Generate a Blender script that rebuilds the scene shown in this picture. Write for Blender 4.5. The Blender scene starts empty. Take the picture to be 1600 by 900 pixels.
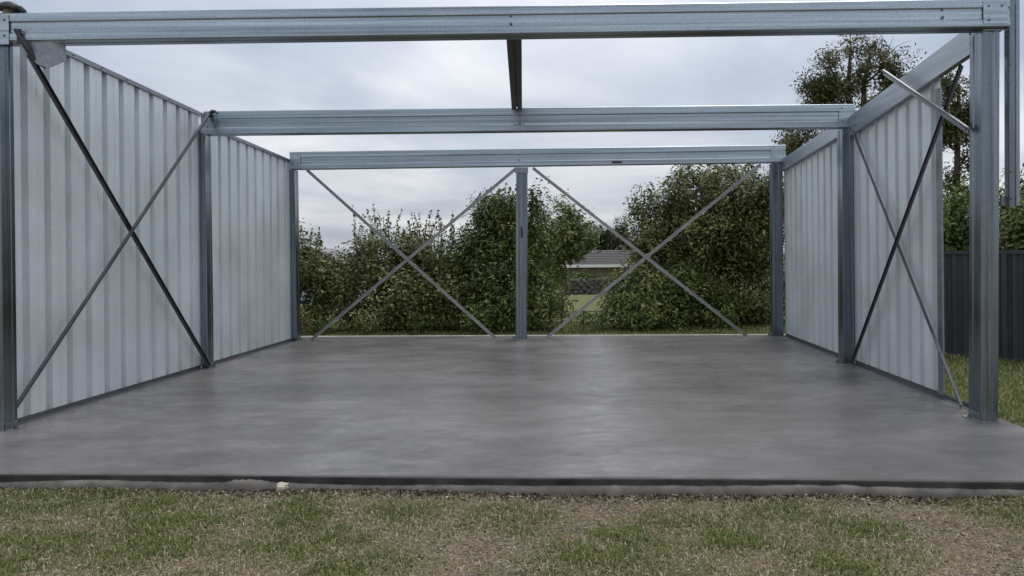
import bpy, math, random
import numpy as np
from mathutils import Vector, Matrix, noise as mnoise

R = math.radians
random.seed(7)
rng = np.random.default_rng(11)
scene = bpy.context.scene
COL = scene.collection

# ------------------------------------------------------------------ camera
CAM_Z = 1.2
cam_data = bpy.data.cameras.new('camera')
cam_data.sensor_width = 36.0
cam_data.lens = 1155.0 / 1600.0 * 36.0
cam_data.shift_x = -105.0 / 1600.0
cam_data.shift_y = -53.0 / 1600.0
cam_data.clip_start = 0.05
cam_data.clip_end = 3000.0
cam = bpy.data.objects.new('camera', cam_data)
COL.objects.link(cam)
cam.matrix_world = Matrix.Translation((0, 0, CAM_Z)) @ Matrix.Rotation(R(90), 4, 'X') @ Matrix.Rotation(-0.010, 4, 'Z')
scene.camera = cam

# ------------------------------------------------------------------ world: overcast sky
SUN_EL, SUN_AZ = R(64), R(25)          # azimuth clockwise from +Y
world = bpy.data.worlds.new('World')
scene.world = world
world.use_nodes = True
wn, wl = world.node_tree.nodes, world.node_tree.links
wn.clear()
w_out = wn.new('ShaderNodeOutputWorld')
w_bg = wn.new('ShaderNodeBackground')
w_bg.inputs['Strength'].default_value = 0.1
sky = wn.new('ShaderNodeTexSky')
sky.sky_type = 'NISHITA'
sky.sun_disc = False
sky.sun_elevation = SUN_EL
sky.sun_rotation = SUN_AZ
w_tc = wn.new('ShaderNodeTexCoord')
# project the direction on a flat cloud deck so that clouds flatten towards the horizon
w_sep = wn.new('ShaderNodeSeparateXYZ')
w_add = wn.new('ShaderNodeMath'); w_add.operation = 'ADD'; w_add.inputs[1].default_value = 0.16
w_abs = wn.new('ShaderNodeMath'); w_abs.operation = 'ABSOLUTE'
w_dx = wn.new('ShaderNodeMath'); w_dx.operation = 'DIVIDE'
w_dy = wn.new('ShaderNodeMath'); w_dy.operation = 'DIVIDE'
w_cmb = wn.new('ShaderNodeCombineXYZ')
wl.new(w_tc.outputs['Generated'], w_sep.inputs[0])
wl.new(w_sep.outputs['Z'], w_abs.inputs[0]); wl.new(w_abs.outputs[0], w_add.inputs[0])
wl.new(w_sep.outputs['X'], w_dx.inputs[0]); wl.new(w_add.outputs[0], w_dx.inputs[1])
wl.new(w_sep.outputs['Y'], w_dy.inputs[0]); wl.new(w_add.outputs[0], w_dy.inputs[1])
wl.new(w_dx.outputs[0], w_cmb.inputs[0]); wl.new(w_dy.outputs[0], w_cmb.inputs[1])
w_n = wn.new('ShaderNodeTexNoise')
w_n.inputs['Scale'].default_value = 0.80
w_n.inputs['Detail'].default_value = 5.0
w_n.inputs['Roughness'].default_value = 0.48
w_n.inputs['Distortion'].default_value = 0.35
wl.new(w_cmb.outputs[0], w_n.inputs['Vector'])
w_r = wn.new('ShaderNodeValToRGB')
e = w_r.color_ramp.elements
e[0].position = 0.32; e[0].color = (0.37, 0.425, 0.53, 1)
e[1].position = 0.64; e[1].color = (0.86, 0.87, 0.89, 1)
m_ = w_r.color_ramp.elements.new(0.48); m_.color = (0.575, 0.615, 0.695, 1)
wl.new(w_n.outputs['Fac'], w_r.inputs['Fac'])
# an overcast sky is brighter overhead than at the horizon
w_up = wn.new('ShaderNodeMapRange')
w_up.inputs['From Min'].default_value = 0.0; w_up.inputs['From Max'].default_value = 0.45
w_up.inputs['To Min'].default_value = 7.6; w_up.inputs['To Max'].default_value = 12.4
wl.new(w_sep.outputs['Z'], w_up.inputs['Value'])
w_sc = wn.new('ShaderNodeVectorMath'); w_sc.operation = 'SCALE'
wl.new(w_r.outputs['Color'], w_sc.inputs[0]); wl.new(w_up.outputs[0], w_sc.inputs['Scale'])
w_mix = wn.new('ShaderNodeMix'); w_mix.data_type = 'RGBA'
w_mix.inputs['Factor'].default_value = 0.90
wl.new(sky.outputs[0], w_mix.inputs['A']); wl.new(w_sc.outputs[0], w_mix.inputs['B'])
wl.new(w_mix.outputs['Result'], w_bg.inputs['Color'])
wl.new(w_bg.outputs[0], w_out.inputs['Surface'])

sun_data = bpy.data.lights.new('sun', 'SUN')
sun_data.energy = 1.5
sun_data.angle = R(25)
sun_data.color = (1.0, 0.97, 0.92)
sun = bpy.data.objects.new('sun', sun_data)
COL.objects.link(sun)
sd = Vector((math.sin(SUN_AZ) * math.cos(SUN_EL), math.cos(SUN_AZ) * math.cos(SUN_EL), math.sin(SUN_EL)))
sun.rotation_euler = sd.to_track_quat('Z', 'Y').to_euler()
sun.location = (0, 0, 20)

scene.view_settings.view_transform = 'Standard'
scene.view_settings.look = 'None'
scene.view_settings.exposure = 0.22
scene.view_settings.gamma = 1.0
scene.view_settings.use_curve_mapping = False
scene.render.engine = 'CYCLES'
scene.cycles.use_denoising = True
scene.cycles.max_bounces = 8
scene.cycles.transparent_max_bounces = 8

# ------------------------------------------------------------------ helpers
def new_mat(name):
    m = bpy.data.materials.new(name)
    m.use_nodes = True
    nt = m.node_tree
    b = nt.nodes['Principled BSDF']
    return m, nt.nodes, nt.links, b

def tex_obj(nodes, links, scale):
    tc = nodes.new('ShaderNodeTexCoord')
    mp = nodes.new('ShaderNodeMapping')
    mp.inputs['Scale'].default_value = scale
    links.new(tc.outputs['Object'], mp.inputs['Vector'])
    return mp.outputs['Vector']

def nz(nodes, links, vec, scale, detail=4.0, rough=0.55, dist=0.0):
    n = nodes.new('ShaderNodeTexNoise')
    n.inputs['Scale'].default_value = scale
    n.inputs['Detail'].default_value = detail
    n.inputs['Roughness'].default_value = rough
    n.inputs['Distortion'].default_value = dist
    if vec is not None:
        links.new(vec, n.inputs['Vector'])
    return n.outputs['Fac']

def ramp(nodes, links, fac, stops):
    r = nodes.new('ShaderNodeValToRGB')
    el = r.color_ramp.elements
    while len(el) < len(stops):
        el.new(0.5)
    for s, (p, c) in zip(el, stops):
        s.position = p
        s.color = (c[0], c[1], c[2], 1) if not isinstance(c, float) else (c, c, c, 1)
    links.new(fac, r.inputs['Fac'])
    return r.outputs['Color']

def mixc(nodes, links, fac, a, b, mode='MIX'):
    m = nodes.new('ShaderNodeMix'); m.data_type = 'RGBA'; m.blend_type = mode
    for sock, v in (('Factor', fac), ('A', a), ('B', b)):
        if isinstance(v, (int, float)):
            m.inputs[sock].default_value = v
        elif isinstance(v, tuple):
            m.inputs[sock].default_value = (v[0], v[1], v[2], 1)
        else:
            links.new(v, m.inputs[sock])
    return m.outputs['Result']

def bump(nodes, links, h, bsdf, strength, dist):
    b = nodes.new('ShaderNodeBump')
    b.inputs['Strength'].default_value = strength
    b.inputs['Distance'].default_value = dist
    links.new(h, b.inputs['Height'])
    links.new(b.outputs['Normal'], bsdf.inputs['Normal'])

def galv(name, base, streak, rough=(0.34, 0.52), metallic=0.9, contrast=0.16, spangle=55.0):
    """galvanised steel, rolled streaks along the member and a faint spangle"""
    m, n, l, b = new_mat(name)
    v = tex_obj(n, l, streak)
    s1 = nz(n, l, v, 1.0, 6.0, 0.6)
    v2 = tex_obj(n, l, (1, 1, 1))
    s2 = nz(n, l, v2, spangle, 2.0, 0.5)
    s3 = nz(n, l, v2, 1.6, 3.0, 0.55)
    lo = tuple(c * (1 - contrast) for c in base); hi = tuple(min(1, c * (1 + contrast)) for c in base)
    c1 = ramp(n, l, s1, [(0.3, lo), (0.7, hi)])
    c2 = ramp(n, l, s2, [(0.35, 0.87), (0.65, 1.0)])
    c3 = ramp(n, l, s3, [(0.3, 0.86), (0.7, 1.0)])
    c = mixc(n, l, 1.0, c1, c2, 'MULTIPLY')
    c = mixc(n, l, 1.0, c, c3, 'MULTIPLY')
    l.new(c, b.inputs['Base Color'])
    b.inputs['Metallic'].default_value = metallic
    rr = ramp(n, l, s3, [(0.3, rough[0]), (0.7, rough[1])])
    l.new(rr, b.inputs['Roughness'])
    bump(n, l, s1, b, 0.12, 0.01)
    return m

def plain(name, col, rough=0.7, metallic=0.0, var=0.25, scale=8.0):
    m, n, l, b = new_mat(name)
    v = tex_obj(n, l, (1, 1, 1))
    f = nz(n, l, v, scale, 5.0, 0.6)
    c = ramp(n, l, f, [(0.3, tuple(q * (1 - var) for q in col)), (0.7, tuple(min(1, q * (1 + var)) for q in col))])
    l.new(c, b.inputs['Base Color'])
    b.inputs['Roughness'].default_value = rough
    b.inputs['Metallic'].default_value = metallic
    bump(n, l, f, b, 0.25, 0.01)
    return m

def mesh_obj(name, verts, faces, mat, parent=None, smooth=False):
    """one mesh object; verts are world coordinates, stored relative to the parent's base"""
    off = Vector((0, 0, 0))
    p = parent
    while p is not None:
        off += p.location
        p = p.parent
    me = bpy.data.meshes.new(name)
    me.from_pydata([tuple(Vector(v) - off) for v in verts], [], faces)
    me.update()
    if mat is not None:
        me.materials.append(mat)
    if smooth:
        me.polygons.foreach_set('use_smooth', [True] * len(me.polygons))
    o = bpy.data.objects.new(name, me)
    COL.objects.link(o)
    o.parent = parent
    return o

def big_mesh(name, V, F, mat, parent=None, face_attr=None):
    """numpy mesh of triangles (F: n x 3); face_attr: dict name -> float array per face"""
    off = np.zeros(3)
    p = parent
    while p is not None:
        off += np.array(p.location)
        p = p.parent
    V = np.asarray(V, dtype=np.float64) - off
    me = bpy.data.meshes.new(name)
    k = F.shape[1]
    me.vertices.add(len(V)); me.vertices.foreach_set('co', V.astype(np.float32).ravel())
    me.loops.add(F.size); me.loops.foreach_set('vertex_index', F.astype(np.int32).ravel())
    me.polygons.add(len(F))
    me.polygons.foreach_set('loop_start', np.arange(0, F.size, k, dtype=np.int32))
    me.update(calc_edges=True)
    me.validate()
    for nm, arr in (face_attr or {}).items():
        a = me.attributes.new(nm, 'FLOAT', 'FACE')
        a.data.foreach_set('value', np.asarray(arr, dtype=np.float32))
    if mat is not None:
        me.materials.append(mat)
    o = bpy.data.objects.new(name, me)
    COL.objects.link(o)
    o.parent = parent
    return o

def tag(o, label=None, cat=None, group=None, kind=None):
    if label: o['label'] = label
    if cat: o['category'] = cat
    if group: o['group'] = group
    if kind: o['kind'] = kind
    return o

def thing(name, loc, label, cat, group=None):
    o = bpy.data.objects.new(name, None)
    o.empty_display_size = 0.3
    COL.objects.link(o)
    o.location = loc
    return tag(o, label, cat, group)

def box_vf(x0, x1, y0, y1, z0, z1):
    v = [(x0, y0, z0), (x1, y0, z0), (x1, y1, z0), (x0, y1, z0), (x0, y0, z1), (x1, y0, z1), (x1, y1, z1), (x0, y1, z1)]
    f = [(0, 3, 2, 1), (4, 5, 6, 7), (0, 1, 5, 4), (1, 2, 6, 5), (2, 3, 7, 6), (3, 0, 4, 7)]
    return v, f

def box(name, b, mat, parent=None):
    v, f = box_vf(*b)
    return mesh_obj(name, v, f, mat, parent)

def join_vf(parts):
    V, F = [], []
    for v, f in parts:
        o = len(V)
        V += list(v)
        F += [tuple(i + o for i in q) for q in f]
    return V, F

def extrude_vf(profile, p0, p1, up):
    """profile (a, b) pairs: a along side axis, b along up axis; swept from p0 to p1, capped"""
    p0, p1, up = Vector(p0), Vector(p1), Vector(up)
    d = (p1 - p0).normalized()
    s = d.cross(up).normalized()
    u = s.cross(d).normalized()
    n = len(profile)
    V = [p0 + s * a + u * b for a, b in profile] + [p1 + s * a + u * b for a, b in profile]
    F = [(i, (i + 1) % n, (i + 1) % n + n, i + n) for i in range(n)]
    F += [tuple(range(n))[::-1], tuple(range(n, 2 * n))]
    return V, F

def extrude(name, profile, p0, p1, up, mat, parent):
    v, f = extrude_vf(profile, p0, p1, up)
    return mesh_obj(name, v, f, mat, parent)

def tube_vf(pts, radii, n=7):
    V, F = [], []
    pts = [Vector(p) for p in pts]
    for i, p in enumerate(pts):
        d = (pts[min(i + 1, len(pts) - 1)] - pts[max(i - 1, 0)]).normalized()
        a = d.cross(Vector((0.31, 0.17, 0.93)))
        if a.length < 1e-3: a = d.cross(Vector((1, 0, 0)))
        a.normalize(); b = d.cross(a)
        for k in range(n):
            t = 2 * math.pi * k / n
            V.append(p + (a * math.cos(t) + b * math.sin(t)) * radii[i])
    for i in range(len(pts) - 1):
        for k in range(n):
            F.append((i * n + k, i * n + (k + 1) % n, (i + 1) * n + (k + 1) % n, (i + 1) * n + k))
    F.append(tuple(range(n))[::-1]); F.append(tuple(range((len(pts) - 1) * n, len(pts) * n)))
    return V, F

def bolt_vf(c, axis, r=0.011, h=0.012):
    c, axis = Vector(c), Vector(axis).normalized()
    return tube_vf([c, c + axis * h * 0.45, c + axis * h * 0.45, c + axis * h], [r * 1.45, r * 1.45, r, r * 0.92], 6)

# ------------------------------------------------------------------ materials
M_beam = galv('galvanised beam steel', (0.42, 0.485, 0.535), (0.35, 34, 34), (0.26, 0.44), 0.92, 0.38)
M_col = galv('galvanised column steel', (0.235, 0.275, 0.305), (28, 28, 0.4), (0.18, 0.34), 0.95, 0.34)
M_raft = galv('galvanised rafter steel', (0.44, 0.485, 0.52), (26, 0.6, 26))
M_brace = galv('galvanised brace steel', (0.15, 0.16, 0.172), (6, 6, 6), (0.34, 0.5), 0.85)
M_sheet = galv('zinc coated wall sheet', (0.735, 0.79, 0.82), (14, 14, 0.35), (0.42, 0.55), 0.32, 0.05, 90.0)
M_trim = galv('folded steel trim', (0.30, 0.325, 0.35), (20, 0.6, 20))
M_brace_lit = galv('lit galvanised brace steel', (0.44, 0.44, 0.43), (6, 6, 6), (0.30, 0.45))  # same steel as the other braces; light on the rear ones put into colour
M_purlin = galv('shade darkened purlin steel', (0.13, 0.135, 0.14), (26, 0.5, 26), (0.4, 0.55), 0.8)  # galvanised like the beams; shade of its underside put into the base colour
M_knee = galv('weathered knee brace steel', (0.27, 0.28, 0.29), (6, 6, 6), (0.35, 0.5))
M_dark = plain('dark weathered steel', (0.05, 0.053, 0.06), 0.5, 0.5)
M_bolt = plain('dull zinc bolt', (0.16, 0.17, 0.18), 0.45, 0.8)

def concrete_slab_mat():
    m, n, l, b = new_mat('steel trowelled concrete')
    v = tex_obj(n, l, (0.7, 1.25, 1.0))
    v1 = tex_obj(n, l, (1, 1, 1))
    big = nz(n, l, v, 0.55, 5.0, 0.55, 0.2)
    tro = nz(n, l, v, 1.5, 12.0, 0.70, 0.25)
    v3 = tex_obj(n, l, (0.9, 1.9, 1.0))
    mid = nz(n, l, v3, 4.2, 10.0, 0.70, 0.5)
    fine = nz(n, l, v1, 70.0, 6.0, 0.75)
    c = ramp(n, l, tro, [(0.36, (0.112, 0.103, 0.098)), (0.5, (0.146, 0.137, 0.132)), (0.64, (0.192, 0.183, 0.178))])
    c2 = ramp(n, l, big, [(0.38, 0.80), (0.60, 1.10)])
    c = mixc(n, l, 1.0, c, c2, 'MULTIPLY')
    c4 = ramp(n, l, mid, [(0.36, 0.80), (0.52, 1.0), (0.64, 1.18)])
    c = mixc(n, l, 1.0, c, c4, 'MULTIPLY')
    c3 = ramp(n, l, fine, [(0.32, 0.82), (0.7, 1.08)])
    c = mixc(n, l, 1.0, c, c3, 'MULTIPLY')
    vo = tex_obj(n, l, (1.0, 2.2, 1.0))
    sp = nz(n, l, vo, 9.0, 2.0, 0.4)
    spm = ramp(n, l, sp, [(0.74, 0.0), (0.80, 0.8)])
    c = mixc(n, l, spm, c, (0.075, 0.07, 0.067))
    l.new(c, b.inputs['Base Color'])
    rr = ramp(n, l, mid, [(0.36, 0.44), (0.62, 0.25)])
    l.new(rr, b.inputs['Roughness'])
    b.inputs['Specular IOR Level'].default_value = 0.5
    bump(n, l, fine, b, 0.05, 0.004)
    return m
M_slab = concrete_slab_mat()
M_lip = plain('rough footing concrete', (0.155, 0.142, 0.124), 0.9, 0, 0.45, 7.0)
M_film = plain('black plastic film', (0.036, 0.033, 0.031), 0.65, 0, 0.7, 6.0)
M_mortar = plain('spilled mortar', (0.175, 0.162, 0.145), 0.95, 0, 0.3, 25.0)
M_stone = plain('pale limestone', (0.50, 0.44, 0.36), 0.9, 0, 0.25, 22.0)

def attr_ramp_mat(name, stops, rough=0.6, transl=0.25, spec=0.3):
    m, n, l, b = new_mat(name)
    a = n.new('ShaderNodeAttribute'); a.attribute_name = 'rnd'
    c = ramp(n, l, a.outputs['Fac'], stops)
    l.new(c, b.inputs['Base Color'])
    b.inputs['Roughness'].default_value = rough
    b.inputs['Specular IOR Level'].default_value = spec
    if transl > 0:
        t = n.new('ShaderNodeBsdfTranslucent')
        l.new(c, t.inputs['Color'])
        mx = n.new('ShaderNodeMixShader'); mx.inputs['Fac'].default_value = transl
        l.new(b.outputs[0], mx.inputs[1]); l.new(t.outputs[0], mx.inputs[2])
        l.new(mx.outputs[0], n['Material Output'].inputs['Surface'])
    return m

M_leaf_olive = attr_ramp_mat('olive shrub leaf', [(0.0, (0.034, 0.042, 0.014)), (0.45, (0.128, 0.148, 0.044)), (0.8, (0.255, 0.265, 0.088)), (1.0, (0.40, 0.36, 0.15))], 0.48, 0.25, 0.4)
M_leaf_dark = attr_ramp_mat('dark shrub leaf', [(0.0, (0.028, 0.042, 0.012)), (0.45, (0.108, 0.142, 0.036)), (0.85, (0.23, 0.272, 0.070)), (1.0, (0.36, 0.36, 0.12))], 0.48, 0.25, 0.4)
M_leaf_bright = attr_ramp_mat('bright green leaf', [(0.0, (0.035, 0.065, 0.014)), (0.5, (0.075, 0.135, 0.025)), (1.0, (0.16, 0.22, 0.05))], 0.5, 0.3)
M_leaf_gum = attr_ramp_mat('dull gum leaf', [(0.0, (0.045, 0.054, 0.020)), (0.55, (0.115, 0.128, 0.042)), (0.85, (0.19, 0.175, 0.062)), (1.0, (0.28, 0.20, 0.08))], 0.5, 0.25)
M_leaf_far = attr_ramp_mat('far tree leaf', [(0.0, (0.032, 0.040, 0.020)), (0.6, (0.066, 0.078, 0.034)), (1.0, (0.11, 0.11, 0.05))], 0.6, 0.2)
M_bark = plain('grey brown bark', (0.075, 0.060, 0.048), 0.9, 0, 0.4, 12.0)
M_bark_pale = plain('pale dry bark', (0.15, 0.12, 0.085), 0.9, 0, 0.4, 12.0)
M_blade = attr_ramp_mat('grass blade', [(0.0, (0.080, 0.115, 0.028)), (0.3, (0.155, 0.205, 0.050)), (0.5, (0.25, 0.25, 0.09)), (0.62, (0.31, 0.245, 0.15)), (0.85, (0.46, 0.38, 0.265)), (1.0, (0.66, 0.60, 0.49))], 0.65, 0.2, 0.25)
M_pebble = attr_ramp_mat('grey gravel', [(0.0, (0.10, 0.09, 0.078)), (0.6, (0.235, 0.212, 0.188)), (1.0, (0.46, 0.42, 0.37))], 0.9, 0.0)

# ------------------------------------------------------------------ terrain
TER = [(-400, -.10), (2, -.084), (9.5, -.085), (11.0, -.075), (13, -.07), (20, -.27), (40, -1.0), (60, -2.05), (100, -2.6), (900, -2.6)]
def ground_z(x, y):
    z = np.interp(y, [t[0] for t in TER], [t[1] for t in TER])
    bumps = 0.012 * np.sin(x * 2.3 + y * 1.1) * np.sin(y * 1.9 - x * 0.7) + 0.006 * np.sin(x * 7.1 + 1.3) * np.sin(y * 6.3)
    under = (np.asarray(y) > 4.25) & (np.asarray(y) < 10.8) & (np.asarray(x) > -4.3) & (np.asarray(x) < 2.9)
    return np.where(under, -0.16, z + bumps)

GREEN = [(-3.2, 3.7, .5), (-2.0, 3.6, .30), (-1.9, 3.3, .3), (-.35, 3.62, .22), (1.25, 3.4, .25), (-1.2, 3.3, .3), (.2, 3.35, .2), (-2.91, 3.96, .38), (-2.66, 4.02, .34), (-2.23, 3.80, .28), (-1.43, 3.75, .20), (-1.36, 3.60, .20), (-2.48, 3.35, .26), (-2.6, 3.1, .30),
         (-0.95, 3.05, .20), (-0.85, 3.66, .20), (-0.03, 3.05, .22), (0.27, 3.10, .24), (0.43, 3.5, .17), (0.72, 3.3, .25), (0.95, 3.62, .2),
         (1.05, 3.06, .24), (2.15, 3.68, .26), (2.5, 3.55, .3), (-3.4, 3.5, .4), (-1.7, 2.6, .4), (0.5, 2.5, .5), (3.2, 3.4, .5), (-4.5, 4.0, .7)]
GRAVEL = [(-0.40, 3.18, .20), (-0.29, 3.02, .20), (-0.18, 3.90, .22), (0.13, 3.75, .22), (-0.02, 3.50, .16), (1.69, 3.42, .24), (1.85, 3.2, .30),
          (1.6, 3.64, .18), (-1.8, 4.06, .16), (1.9, 2.9, .4), (-0.3, 2.6, .3)]
def blob(x, y, L):
    v = np.zeros_like(x)
    for a, b, r in L:
        v = np.maximum(v, np.exp(-(((x - a) ** 2 + (y - b) ** 2 * 1.3) / (r * r))))
    return v
def wig(x, y):
    return (np.sin(x * 9.1 + 2.0 * np.sin(y * 5.7)) * np.sin(y * 11.3 + 1.7 * np.sin(x * 6.1)) + 0.6 * np.sin(x * 23 + y * 17) * np.sin(y * 29 - x * 13)) * 0.5
def slab_front(x): return 4.000 - 0.0575 * (x + 0.38)
def lawn(x, y):
    """how green the turf is: patchy in the worn strip before the slab, green elsewhere"""
    g = np.clip(.10 + blob(x, y, [(a, b, r * 1.2) for a, b, r in GREEN]) * .66 + 0.34 * wig(x, y) - .18 * blob(x, y, GRAVEL), 0, 1)
    worn = (y < slab_front(x) + 0.1)
    return np.where(worn, g, np.clip(0.78 + 0.25 * wig(x * .4, y * .4), 0, 1))

def make_ground():
    xs = np.concatenate([[-900, -400, -150, -70, -35, -20, -12, -8], np.arange(-6, 8.01, 0.07), [9, 11, 14, 20, 35, 70, 150, 400, 900]])
    ys = np.concatenate([[-600, -200, -60, -20, -6, -2, 0, 1.2], np.arange(2.0, 5.5, 0.06), np.arange(5.6, 14.5, 0.18), [15, 16, 18, 20, 23, 27, 31, 35, 40, 45, 50, 55, 60, 70, 85, 100, 150, 300, 900]])
    X, Y = np.meshgrid(xs, ys)
    Z = ground_z(X, Y)
    V = np.stack([X.ravel(), Y.ravel(), Z.ravel()], 1)
    nx, ny = len(xs), len(ys)
    i = np.arange(nx * ny).reshape(ny, nx)
    F = np.stack([i[:-1, :-1].ravel(), i[:-1, 1:].ravel(), i[1:, 1:].ravel(), i[1:, :-1].ravel()], 1)
    m, n, l, b = new_mat('soil and lawn')
    a = n.new('ShaderNodeAttribute'); a.attribute_name = 'green'
    v = tex_obj(n, l, (1, 1, 1))
    f1 = nz(n, l, v, 60.0, 6.0, 0.7); f2 = nz(n, l, v, 3.0, 5.0, 0.6); f3 = nz(n, l, v, 0.35, 4.0, 0.6)
    soil = ramp(n, l, f1, [(0.3, (0.105, 0.080, 0.058)), (0.55, (0.215, 0.170, 0.128)), (0.75, (0.34, 0.28, 0.22))])
    grass = ramp(n, l, f2, [(0.3, (0.070, 0.092, 0.022)), (0.7, (0.125, 0.145, 0.042))])
    grass = mixc(n, l, ramp(n, l, f3, [(0.35, 0.0), (0.7, 0.45)]), grass, (0.165, 0.165, 0.055))
    c = mixc(n, l, a.outputs['Fac'], soil, grass)
    l.new(c, b.inputs['Base Color'])
    b.inputs['Roughness'].default_value = 0.95
    b.inputs['Specular IOR Level'].default_value = 0.15
    bump(n, l, f1, b, 0.6, 0.02)
    o = big_mesh('ground', V, F, m)
    at = o.data.attributes.new('green', 'FLOAT', 'POINT')
    at.data.foreach_set('value', lawn(X, Y).ravel().astype(np.float32))
    tag(o, 'patchy worn lawn and soil around the concrete slab', 'ground', kind='structure')
make_ground()

# ------------------------------------------------------------------ concrete slab
def make_slab():
    xl, xr = -4.45, 2.985
    nseg = 60
    V, F = [], []
    rows = []
    for i in range(nseg + 1):
        x = xl + (xr - xl) * i / nseg
        yf = float(slab_front(x)) + 0.006 * math.sin(x * 2.1) + 0.002 * random.uniform(-1, 1)
        yb = 10.98 - 0.055 * (x + 0.6)
        rows.append((x, yf, yb))
    for x, yf, yb in rows:
        V += [(x, yf, -0.16), (x, yf, -0.010), (x, yf + 0.010, 0.0), (x, yb - 0.008, 0.0), (x, yb, -0.008), (x, yb, -0.16)]
    for i in range(nseg):
        a, b = i * 6, (i + 1) * 6
        for k in range(5):
            F.append((a + k, b + k, b + k + 1, a + k + 1))
    F.append((0, 1, 2, 3, 4, 5)); F.append(tuple(nseg * 6 + k for k in (5, 4, 3, 2, 1, 0)))
    s = mesh_obj('concrete_slab', V, F, M_slab)
    tag(s, 'smooth grey trowelled concrete floor slab under the steel frame', 'slab', kind='structure')
    # paler strip along the rear edge
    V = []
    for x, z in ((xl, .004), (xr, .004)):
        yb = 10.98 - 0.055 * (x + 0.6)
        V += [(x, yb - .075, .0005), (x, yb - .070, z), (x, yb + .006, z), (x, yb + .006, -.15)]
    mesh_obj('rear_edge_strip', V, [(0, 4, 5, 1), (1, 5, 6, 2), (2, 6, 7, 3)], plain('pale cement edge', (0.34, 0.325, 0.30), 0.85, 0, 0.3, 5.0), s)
    # black film strip hanging down the front edge, uneven lower edge
    V, F = [], []
    n = 150
    for i in range(n + 1):
        x = xl + (xr - xl) * i / n
        yf = float(slab_front(x)) - 0.004 + 0.006 * math.sin(x * 2.1)
        lo = -0.062 + 0.006 * mnoise.noise((x * 2.0, 0, 0)) 
        V += [(x, yf, -0.006), (x, yf - 0.004, -0.012), (x, yf - 0.004 - 0.004 * mnoise.noise((x * 5, 3, 0)), lo), (x, yf + 0.003, lo)]
    for i in range(n):
        a, b = i * 4, i * 4 + 4
        for k in range(3):
            F.append((a + k, a + k + 1, b + k + 1, b + k))
    mesh_obj('film_strip', V, F, M_film, s)
    # rough footing lip below it
    V, F = [], []
    n = 700
    for i in range(n + 1):
        x = xl + (xr - xl) * i / n
        yf = float(slab_front(x)) + 0.006 * math.sin(x * 2.1)
        w = mnoise.noise((x * 1.3, 7.0, 0)); w2 = mnoise.noise((x * 9.0, 2.0, 0)); w3 = mnoise.noise((x * 31.0, 4.0, 0))
        out = 0.030 + 0.012 * w + 0.006 * w2 + 0.003 * w3
        top = -0.045 + 0.016 * w + 0.004 * w2 + 0.0022 * w3
        sp = math.exp(-((x + 1.84) / .10) ** 2) * (1 + .5 * w3 + .5 * w2) + .5 * math.exp(-((x - 1.3) / .5) ** 2) * (1 + .4 * w2)
        top += .022 * sp; out += .010 * sp + .008 * sp * w3
        V += [(x, yf + 0.004, top + 0.004), (x, yf - out * 0.55, top), (x, yf - out * 0.9, top - 0.010), (x, yf - out - 0.004, top - 0.03), (x, yf - out - 0.004 + 0.003 * w3, -0.16)]
    for i in range(n):
        a, b = i * 5, i * 5 + 5
        for k in range(4):
            F.append((a + k, a + k + 1, b + k + 1, b + k))
    mesh_obj('footing_lip', V, F, M_lip, s, True)
    return s
slab = make_slab()

def rock_vf(c, r, seed, sx=1, sy=1, sz=1, n=8, m=6):
    V, F = [], []
    for j in range(m + 1):
        ph = math.pi * j / m
        for k in range(n):
            t = 2 * math.pi * k / n
            d = Vector((math.sin(ph) * math.cos(t), math.sin(ph) * math.sin(t), math.cos(ph)))
            q = 1 + 0.42 * mnoise.noise(d * 1.5 + Vector((seed * 3.1, seed, 0))) + 0.22 * mnoise.noise(d * 4.1 + Vector((seed, seed * 2.3, 0)))
            V.append((c[0] + d.x * r * sx * q, c[1] + d.y * r * sy * q, c[2] + d.z * r * sz * q))
    for j in range(m):
        for k in range(n):
            F.append((j * n + k, (j + 1) * n + k, (j + 1) * n + (k + 1) % n, j * n + (k + 1) % n))
    return V, F

# ------------------------------------------------------------------ steel shed frame
SH = thing('steel_shed', (-0.6, 7.9, 0.0), 'unfinished galvanised steel shed frame with two corrugated side walls on the slab', 'shed')

XL, XR = -4.12, 2.945          # inside faces of the wall sheets
def swage_profile(w, h):
    """box beam of two channels: swaged web on the side facing the camera (-a), gap between the flanges below"""
    a, b = w / 2, h / 2
    q = 0.006
    f = lambda t: b - t * h
    return [(-a, b - q), (-a, f(.22)), (-a + .0022, f(.32)), (-a + .0022, f(.46)), (-a - .001, f(.60)), (-a - .001, f(.72)), (-a + .002, f(.82)), (-a + .001, f(.95)), (-a + q, -b),
            (-.006, -b), (-.006, -b + .02), (.006, -b + .02), (.006, -b), (a - q, -b), (a, -b + q), (a, f(.74)), (a - .007, f(.70)), (a - .007, f(.35)), (a, f(.30)), (a, b - q), (a - q, b), (-a + q, b)]

def plate(name, b, mat, parent, bolts=(), axis=(0, -1, 0)):
    p = box(name, b, mat, parent)
    if bolts:
        for c in bolts: mesh_obj('bolt', *bolt_vf(c, axis, .0055, .008), M_bolt, p)
    return p

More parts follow.
